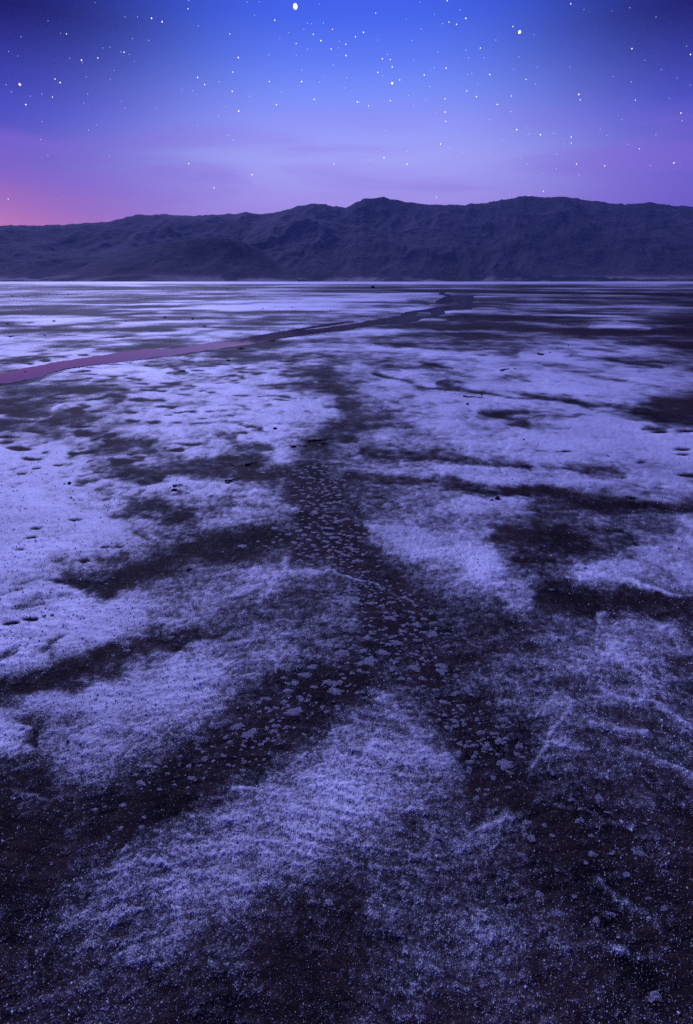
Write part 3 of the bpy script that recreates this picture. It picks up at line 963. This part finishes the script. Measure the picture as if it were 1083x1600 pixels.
FLAKES = [(527, 817, 9), (503, 811, 6), (541, 813, 8), (513, 828, 10), (468, 831, 7), (451, 837, 6), (514, 836, 9), (521, 842, 8), (529, 850, 6), (499, 843, 5),
          (449, 822, 5), (464, 822, 5), (473, 815, 3), (474, 866, 5), (493, 869, 4), (486, 886, 5), (508, 891, 13), (559, 878, 10), (591, 887, 5), (569, 897, 5),
          (551, 940, 13), (541, 927, 5), (559, 960, 6), (579, 944, 13), (611, 944, 9), (613, 961, 8), (609, 968, 10), (644, 967, 6), (663, 969, 6), (652, 979, 9),
          (676, 976, 7), (691, 971, 8), (553, 981, 9), (579, 980, 7), (598, 986, 6), (582, 992, 7), (573, 1000, 8), (616, 997, 6), (629, 989, 7), (661, 990, 8),
          (676, 994, 10), (616, 1007, 16), (653, 1003, 9), (534, 1023, 13), (567, 1020, 8), (599, 1023, 10), (621, 1024, 5), (648, 1025, 9), (574, 1036, 16),
          (617, 1036, 9), (644, 1046, 12), (689, 1043, 11), (494, 1028, 6), (488, 1045, 9), (521, 1003, 14), (476, 1057, 13), (461, 1070, 7), (450, 1082, 9),
          (444, 1099, 7), (416, 1094, 10), (457, 1116, 18), (529, 1068, 12), (511, 1067, 7), (522, 1082, 12), (627, 1062, 8), (660, 1062, 9), (690, 1050, 10),
          (712, 1086, 8), (730, 1081, 8), (693, 1100, 9), (716, 1164, 8), (738, 1167, 9), (370, 1138, 13), (391, 1149, 14), (427, 1145, 7), (490, 1075, 7),
          (787, 1128, 10), (782, 1162, 15), (809, 1168, 13), (789, 1197, 22), (734, 1193, 12), (770, 1150, 9), (822, 1288, 15), (892, 1253, 9), (922, 1308, 7),
          (744, 1250, 9), (904, 1285, 12), (862, 1307, 7), (935, 1250, 13), (926, 1337, 12), (956, 1336, 9), (924, 1309, 6), (829, 1313, 12), (996, 1335, 16),
          (841, 1400, 12), (871, 1430, 16), (1036, 1423, 9), (931, 1440, 10), (951, 1430, 12), (681, 1313, 10), (1021, 1560, 20), (220, 1226, 10), (300, 1218, 10),
          (250, 1235, 8), (320, 1189, 9), (223, 1228, 10), (193, 1260, 10), (150, 1268, 8), (320, 1187, 8)]
fr_ = np.random.default_rng(77)
tries = 0
while len(FLAKES) < 290 and tries < 6000:
    tries += 1
    if fr_.random() < .55:
        t = fr_.random()
        y = 715 + 165 * t
        x = 505 + fr_.normal() * (34 + 16 * t)
        hw = fr_.uniform(2.8, 7.5) * (.7 + .5 * t)
    else:
        x, y = fr_.uniform(150, 1060), fr_.uniform(900, 1420)
        hw = fr_.uniform(3, 8) * (y / 1150) ** 2
    g = pix_ground(x, y)
    z, c, s_, w = ground_z(g.x, g.y)
    if s_ > .3 or w:
        continue
    if any((x - a) ** 2 + ((y - b) * 2.2) ** 2 < (1.15 * (hw + h)) ** 2 for a, b, h in FLAKES):
        continue
    FLAKES.append((x, y, hw))
for i, (x, y, hw) in enumerate(FLAKES):
    g = pix_ground(x, y)
    z, c, s_, w = ground_z(g.x, g.y)
    r = hw / F * (g.y * CP + H * SP)
    o = link('salt_flake', flake_me[i % 12], None, ground)
    o.location = (g.x, g.y, z + .0015)
    r *= .92 if y < 1150 else .62
    o.scale = (r, r * random.uniform(.38, .68), min(r * .3, .008))
    o.rotation_euler = (0, 0, random.uniform(-.35, .35) + (math.pi if i % 2 else 0))

# the countless smaller flakes of the track
sv, sf, n_s = [], [], 0
base_co = []
for me in flake_me:
    co = np.zeros(len(me.vertices) * 3, dtype=np.float32)
    me.vertices.foreach_get('co', co)
    base_co.append((co.reshape(-1, 3), np.array([p.vertices[:] for p in me.polygons])))
TRACK = [([(500, 705), (505, 760), (505, 815), (530, 870), (585, 930)], 42), ([(585, 930), (590, 985), (545, 1040), (470, 1095), (390, 1150), (300, 1210)], 46),
         ([(600, 935), (660, 1000), (700, 1070), (725, 1130), (770, 1200)], 50)]
for k in range(900):
    pts, wd = TRACK[k % 3] if k % 5 else TRACK[0]
    i = fr_.integers(0, len(pts) - 1)
    t = fr_.random()
    x = pts[i][0] + (pts[i + 1][0] - pts[i][0]) * t + fr_.normal() * wd * .8
    y = pts[i][1] + (pts[i + 1][1] - pts[i][1]) * t + fr_.normal() * wd * .35
    if y < 692:
        continue
    g = pix_ground(x, y)
    z, c, s_, w = ground_z(g.x, g.y)
    if s_ > .42:
        continue
    r = fr_.uniform(1.5, 4.2) * (.55 + .45 * (y / 950) ** 2) / F * (g.y * CP + H * SP)
    co, fc = base_co[k % 12]
    a = fr_.normal() * .4 + (math.pi if k % 2 else 0)
    m_ = co * np.array([r, r * fr_.uniform(.4, .9), min(r * .35, .006)])
    sv.append(np.stack([m_[:, 0] * math.cos(a) - m_[:, 1] * math.sin(a) + g.x, m_[:, 0] * math.sin(a) + m_[:, 1] * math.cos(a) + g.y, m_[:, 2] + z + .001], 1))
    sf.append(fc + n_s)
    n_s += len(co)
specks = link('salt_specks', make_mesh('salt_specks', np.concatenate(sv), np.concatenate(sf), False), M_flake, ground)
tag(specks, kind='stuff')

# grains of salt standing up from the crust, near the camera
NG = 210000
gu = rng.uniform(-80, 1163, NG)
gv = 690 + 960 * np.sqrt(rng.random(NG))
dep = np.arctan((gv - CY) / F) + PITCH
py_ = H / np.tan(dep)
px_ = (gu - CX) / F * (py_ * CP + H * SP)
jr = np.clip(np.searchsorted(rows, py_), 0, nr - 1)
ss = px_ / (1.0 + .8 * np.abs(rows[jr]))
ic = np.clip(np.searchsorted(cols_, ss), 0, nc - 1)
gi = jr * nc + ic
keep = rng.random(NG) < (.15 + 1.1 * C[gi] ** 1.3 * (1.2 - C[gi]))
px_, py_, gi = px_[keep], py_[keep], gi[keep]
n_g = len(px_)
size = np.sqrt(px_ ** 2 + py_ ** 2 + H * H) / F * np.exp(rng.normal(0, .33, n_g)) * .85
size = np.minimum(size, .009) * (.6 + .4 * np.minimum(C[gi] * 2, 1))
th = rng.uniform(0, 6.283, n_g)
base_v = []
for k in range(3):
    a = th + k * 2.094
    base_v.append(np.stack([px_ + np.cos(a) * size, py_ + np.sin(a) * size, Zg[gi] - .002], 1))
tip = np.stack([px_ + rng.normal(0, .5, n_g) * size, py_ + rng.normal(0, .5, n_g) * size, Zg[gi] + size * rng.uniform(.5, 1.8, n_g)], 1)
V4 = np.stack(base_v + [tip], 1).reshape(-1, 3)
b4 = np.arange(n_g) * 4
F4 = np.stack([np.stack([b4, b4 + 1, b4 + 3], 1), np.stack([b4 + 1, b4 + 2, b4 + 3], 1), np.stack([b4 + 2, b4, b4 + 3], 1)], 1).reshape(-1, 3)
M_grain = salt_material('salt_grain', .35)
grains = link('salt_grains', make_mesh('salt_grains', V4, F4, False), M_grain)
tag(grains, 'coarse white salt grains strewn over the near crust', kind='stuff')

# ------------------------------------------------------------------ clods and sticks
def clod_material(name, a, b2):
    m, n, b = new_mat(name)
    g = node(n, 'ShaderNodeNewGeometry')
    n1 = node(n, 'ShaderNodeTexNoise')
    n1.inputs['Scale'].default_value = 45
    n1.inputs['Detail'].default_value = 4
    n.links.new(g.outputs['Position'], n1.inputs['Vector'])
    n.links.new(mixcol(n, n1.outputs[0], a, b2), b.inputs['Base Color'])
    b.inputs['Roughness'].default_value = .9
    bp = node(n, 'ShaderNodeBump')
    bp.inputs['Distance'].default_value = .01
    n.links.new(n1.outputs[0], bp.inputs['Height'])
    n.links.new(bp.outputs[0], b.inputs['Normal'])
    return m


M_clod = clod_material('dark_mud', (.008, .006, .006, 1), (.035, .025, .022, 1))
M_red = clod_material('rust_mud', (.035, .014, .010, 1), (.10, .040, .025, 1))
M_wood = clod_material('weathered_wood', (.010, .008, .007, 1), (.04, .030, .026, 1))


def clod_mesh(seed, mat, flat=.6):
    import bmesh
    bm = bmesh.new()
    bmesh.ops.create_icosphere(bm, subdivisions=3, radius=1)
    rs = random.Random(seed)
    off = [rs.uniform(0, 50) for _ in range(3)]
    from mathutils import noise
    for vtx in bm.verts:
        p = vtx.co.copy()
        k = 1 + .38 * noise.noise(p * 1.3 + Vector(off)) + .22 * noise.noise(p * 3.1 + Vector(off))
        vtx.co = Vector((p.x * k, p.y * k, max(p.z * k * flat, -.12)))
    me = bpy.data.meshes.new('clod')
    bm.to_mesh(me)
    bm.free()
    me.materials.append(mat)
    return me


clods = [clod_mesh(k, M_clod, (.55, .8, .4)[k % 3]) for k in range(6)]
reds = [clod_mesh(20 + k, M_red, .6) for k in range(2)]


def put_clod(x, y, hw, label, group=None, red=False, k=0, name='mud_clod', cat='clod', tall=1.0):
    g = pix_ground(x, y)
    z = ground_z(g.x, g.y)[0]
    r = hw / F * (g.y * CP + H * SP)
    o = link(name, (reds if red else clods)[k % (2 if red else 6)])
    o.location = (g.x, g.y, max(z, -.004))
    o.scale = (r, r * .8, r * tall)
    o.rotation_euler = (0, 0, (k * 1.7) % 6.28)
    tag(o, label, cat, group)
    return o


def put_stick(pts, rpx, label, name='driftwood_stick', lift=.010):
    P = []
    for x, y in pts:
        g = pix_ground(x, y)
        P.append(Vector((g.x, g.y, max(ground_z(g.x, g.y)[0], 0) + lift)))
    r = rpx / F * (P[0].y * CP + H * SP)
    verts, faces = [], []
    n8 = 7
    rs = random.Random(len(label))
    for i, p in enumerate(P):
        d = (P[min(i + 1, len(P) - 1)] - P[max(i - 1, 0)]).normalized()
        sd = d.cross(Vector((0, 0, 1))).normalized()
        upv = sd.cross(d)
        rr = r * (1 - .75 * i / (len(P) - 1)) * rs.uniform(.8, 1.2)
        for a in range(n8):
            t = a / n8 * 6.2832
            verts.append(p + sd * math.cos(t) * rr + upv * math.sin(t) * rr)
    for i in range(len(P) - 1):
        for a in range(n8):
            b2 = (a + 1) % n8
            faces.append((i * n8 + a, i * n8 + b2, (i + 1) * n8 + b2, (i + 1) * n8 + a))
    m = len(verts)
    verts += [P[0], P[-1]]
    me = bpy.data.meshes.new(name)
    L = (len(P) - 1) * n8
    tri = [(m, (a + 1) % n8, a) for a in range(n8)] + [(m + 1, L + a, L + (a + 1) % n8) for a in range(n8)]
    me.from_pydata([tuple(q) for q in verts], [], faces + tri)
    me.update()
    o = link(name, me, M_wood)
    tag(o, label, 'stick')
    return o


put_clod(583, 450.3, 3.4, 'lone dark boulder on the far flat, left of the creek bend', name='boulder', cat='boulder', k=1, tall=1.3)
put_stick([(481, 691.5), (492, 690.5), (504, 690), (516, 688.5), (523, 688)], 1.6, 'longest black stick lying where the dark mud path narrows')
put_clod(506, 694.5, 6, 'flat dark clod just below the longest black stick', k=2)
put_clod(458, 700.5, 4.5, 'rust brown clod left of the longest black stick', red=True, k=0)
put_clod(477, 698.5, 3, 'small dark clod between rust clod and the longest stick', k=3)
put_clod(430, 672.5, 3, 'small dark clod on white salt above the rust clod', k=4)
put_stick([(352, 756), (362, 754.5), (370, 752), (379, 751)], 2.0, 'short black stick beside a brown clod left of the mud path')
put_clod(356, 757.5, 5, 'brown clod at the butt of the short black stick', red=True, k=1)
put_stick([(383, 729), (392, 728), (401, 726), (398, 725.5)], 1.5, 'thin black stick in the dark streak left of the mud path')
put_clod(364, 729.5, 3, 'dark clod left of the thin stick in the dark streak', k=0)
put_stick([(271, 764), (279, 762.5), (287, 760)], 1.8, 'stubby black stick lying over the reddish clod')
put_clod(273, 769, 4.5, 'reddish clod under the stubby stick, left half', red=True, k=0)
put_clod(110, 759, 3.4, 'right one of two black clods on bright salt at left', k=1)
put_clod(102, 760, 2.6, 'left one of two black clods on bright salt at left', k=5)
put_clod(112.5, 781, 1.6, 'tiny black clod below the pair of clods at left', k=2)
put_clod(119, 817, 4, 'black clod at the head of a dark streak at left', k=4)
put_clod(295, 893, 4, 'small black clod in the long dark hollow left of centre', k=3)
put_clod(71, 967, 3.5, 'reddish clod in the salt near the left edge', red=True, k=1)
put_stick([(724, 622), (731, 623.5), (740, 623), (751, 623.5)], 1.2, 'thin black twig on bright salt right of centre')
put_clod(752.5, 620, 1.8, 'tiny black clod above the end of the thin twig', k=1)
put_clod(730, 635, 2.6, 'pointed dark clod below the thin twig', k=3, tall=1.6)
put_clod(711, 617, 1.4, 'tiny clod left of the thin twig', k=2)
put_clod(777.5, 633.5, 1.2, 'speck of mud on salt right of the thin twig', k=0)
put_clod(777, 782, 4.2, 'peaked black clod on the white tongue right of the path', k=4, tall=1.4)
put_clod(768, 784, 3, 'flat black clod left of the peaked clod', k=2)
put_clod(818, 690, 1.8, 'left black dot on the large clean salt sheet', k=1)
put_clod(840, 698, 1.4, 'right black dot on the large clean salt sheet', k=3)
put_clod(949, 715, 2.2, 'small dark clod on clean salt sheet at right', k=5)
put_clod(985, 780, 4.5, 'dark clod at the edge of the long dark band at right', k=0)
put_stick([(782, 582), (788, 580), (795, 578.5)], 1.3, 'black stick slanting up on the far salt, right of centre')
put_clod(804, 578.5, 2.4, 'dark clod just right of the slanting stick', k=2)
put_clod(706, 578, 1.4, 'lone speck left of the slanting stick', k=1)
put_clod(845, 556, 4.5, 'widest clod at the lower end of the clod line', k=2)
put_clod(841, 554.5, 2.4, 'small clod against the widest clod of the line', k=1)
for i, (x, y, w_) in enumerate([(859, 552.5, 1.8), (870, 547, 1.8), (874.5, 546.5, 2), (879, 546, 2), (888, 542.5, 1.5)]):
    put_clod(x, y, w_, ['first small clod above the widest one in the clod line', 'left clod of the three close together in the clod line',
                        'middle clod of the three close together in the clod line', 'right clod of the three close together in the clod line',
                        'topmost clod of the clod line on the right flat'][i], 'clods in a line across the right flat', k=i)
put_clod(377, 546, 5.5, 'broad black clod on the near bank of the creek', k=2)
put_clod(426, 533, 5, 'second black clod along the near creek bank, farther on', k=5)
put_clod(357, 565, 3.5, 'dark clod on mud below the broad creek bank clod', k=0)
put_clod(286, 581.5, 4, 'dark clod on the mud left of centre below the creek', k=2)
for i, (x, y, w_) in enumerate([(40, 581.5, 3), (75, 573, 1.6), (105, 575, 2), (124, 575, 1.8), (227, 554.5, 1.2), (220, 552.5, 1.3)]):
    put_clod(x, y, w_, ['largest black clod standing in the pink creek water', 'clod at the far edge of the pink water near the left',
                        'left one of two clods at the near edge of pink water', 'right one of two clods at the near edge of pink water',
                        'right speck where the creek turns dark', 'left speck where the creek turns dark'][i], 'clods in the creek', k=i)
FARC = [(254.5, 453.5, 1.5), (19, 463.5, 1.6), (38, 463.5, 1.8), (44, 463.5, 1.3), (2, 465, 1.4), (77, 459, 1.8), (88, 460.5, 1.1), (106, 460.5, 1.4), (127, 459, 1.1),
        (159, 464.5, 1.1), (230, 467, 1.3), (166, 475, 1.5), (98, 489, 1.1), (85, 503.5, 2.2), (45, 505.5, 2.4), (12, 507.5, 2.4), (70, 525.5, 2), (91, 524.5, 1), (17, 528, 2.6),
        (258, 497, 2.4), (197, 503.5, 2), (322, 453, 1.5), (355, 451.5, 1.4), (382, 451.5, 1.6), (320, 511.5, 2.4), (301, 499.5, 2.6), (384, 494.5, 1.4), (411, 483, 1.6),
        (457, 481.5, 1.2), (470, 480.5, 1), (505, 479.5, 1.2), (516, 485.5, 1.2), (667, 521.5, 1), (910, 461.5, 1.4), (977, 459, 2), (931, 527.5, 1.6), (919, 560.5, 1), (1043, 574, 1.2), (865, 527.5, 1.2),
        (215, 490, .9), (240, 495, 1), (150, 498, 1), (65, 495, 1), (330, 487, .8), (350, 490, .9), (430, 482, .9), (480, 490, .8), (395, 486, .8), (425, 483.5, .8)]
for i, (x, y, w_) in enumerate(FARC):
    where = 'left of the creek' if x < 300 else 'beyond the middle of the creek' if x < 560 else 'on the right flat'
    row = 'very far off' if y < 470 else 'halfway out' if y < 505 else 'nearer'
    put_clod(x, y, w_, f'small dark clod {row} on the salt, {where}', f'far clods {row} {where}', k=i)
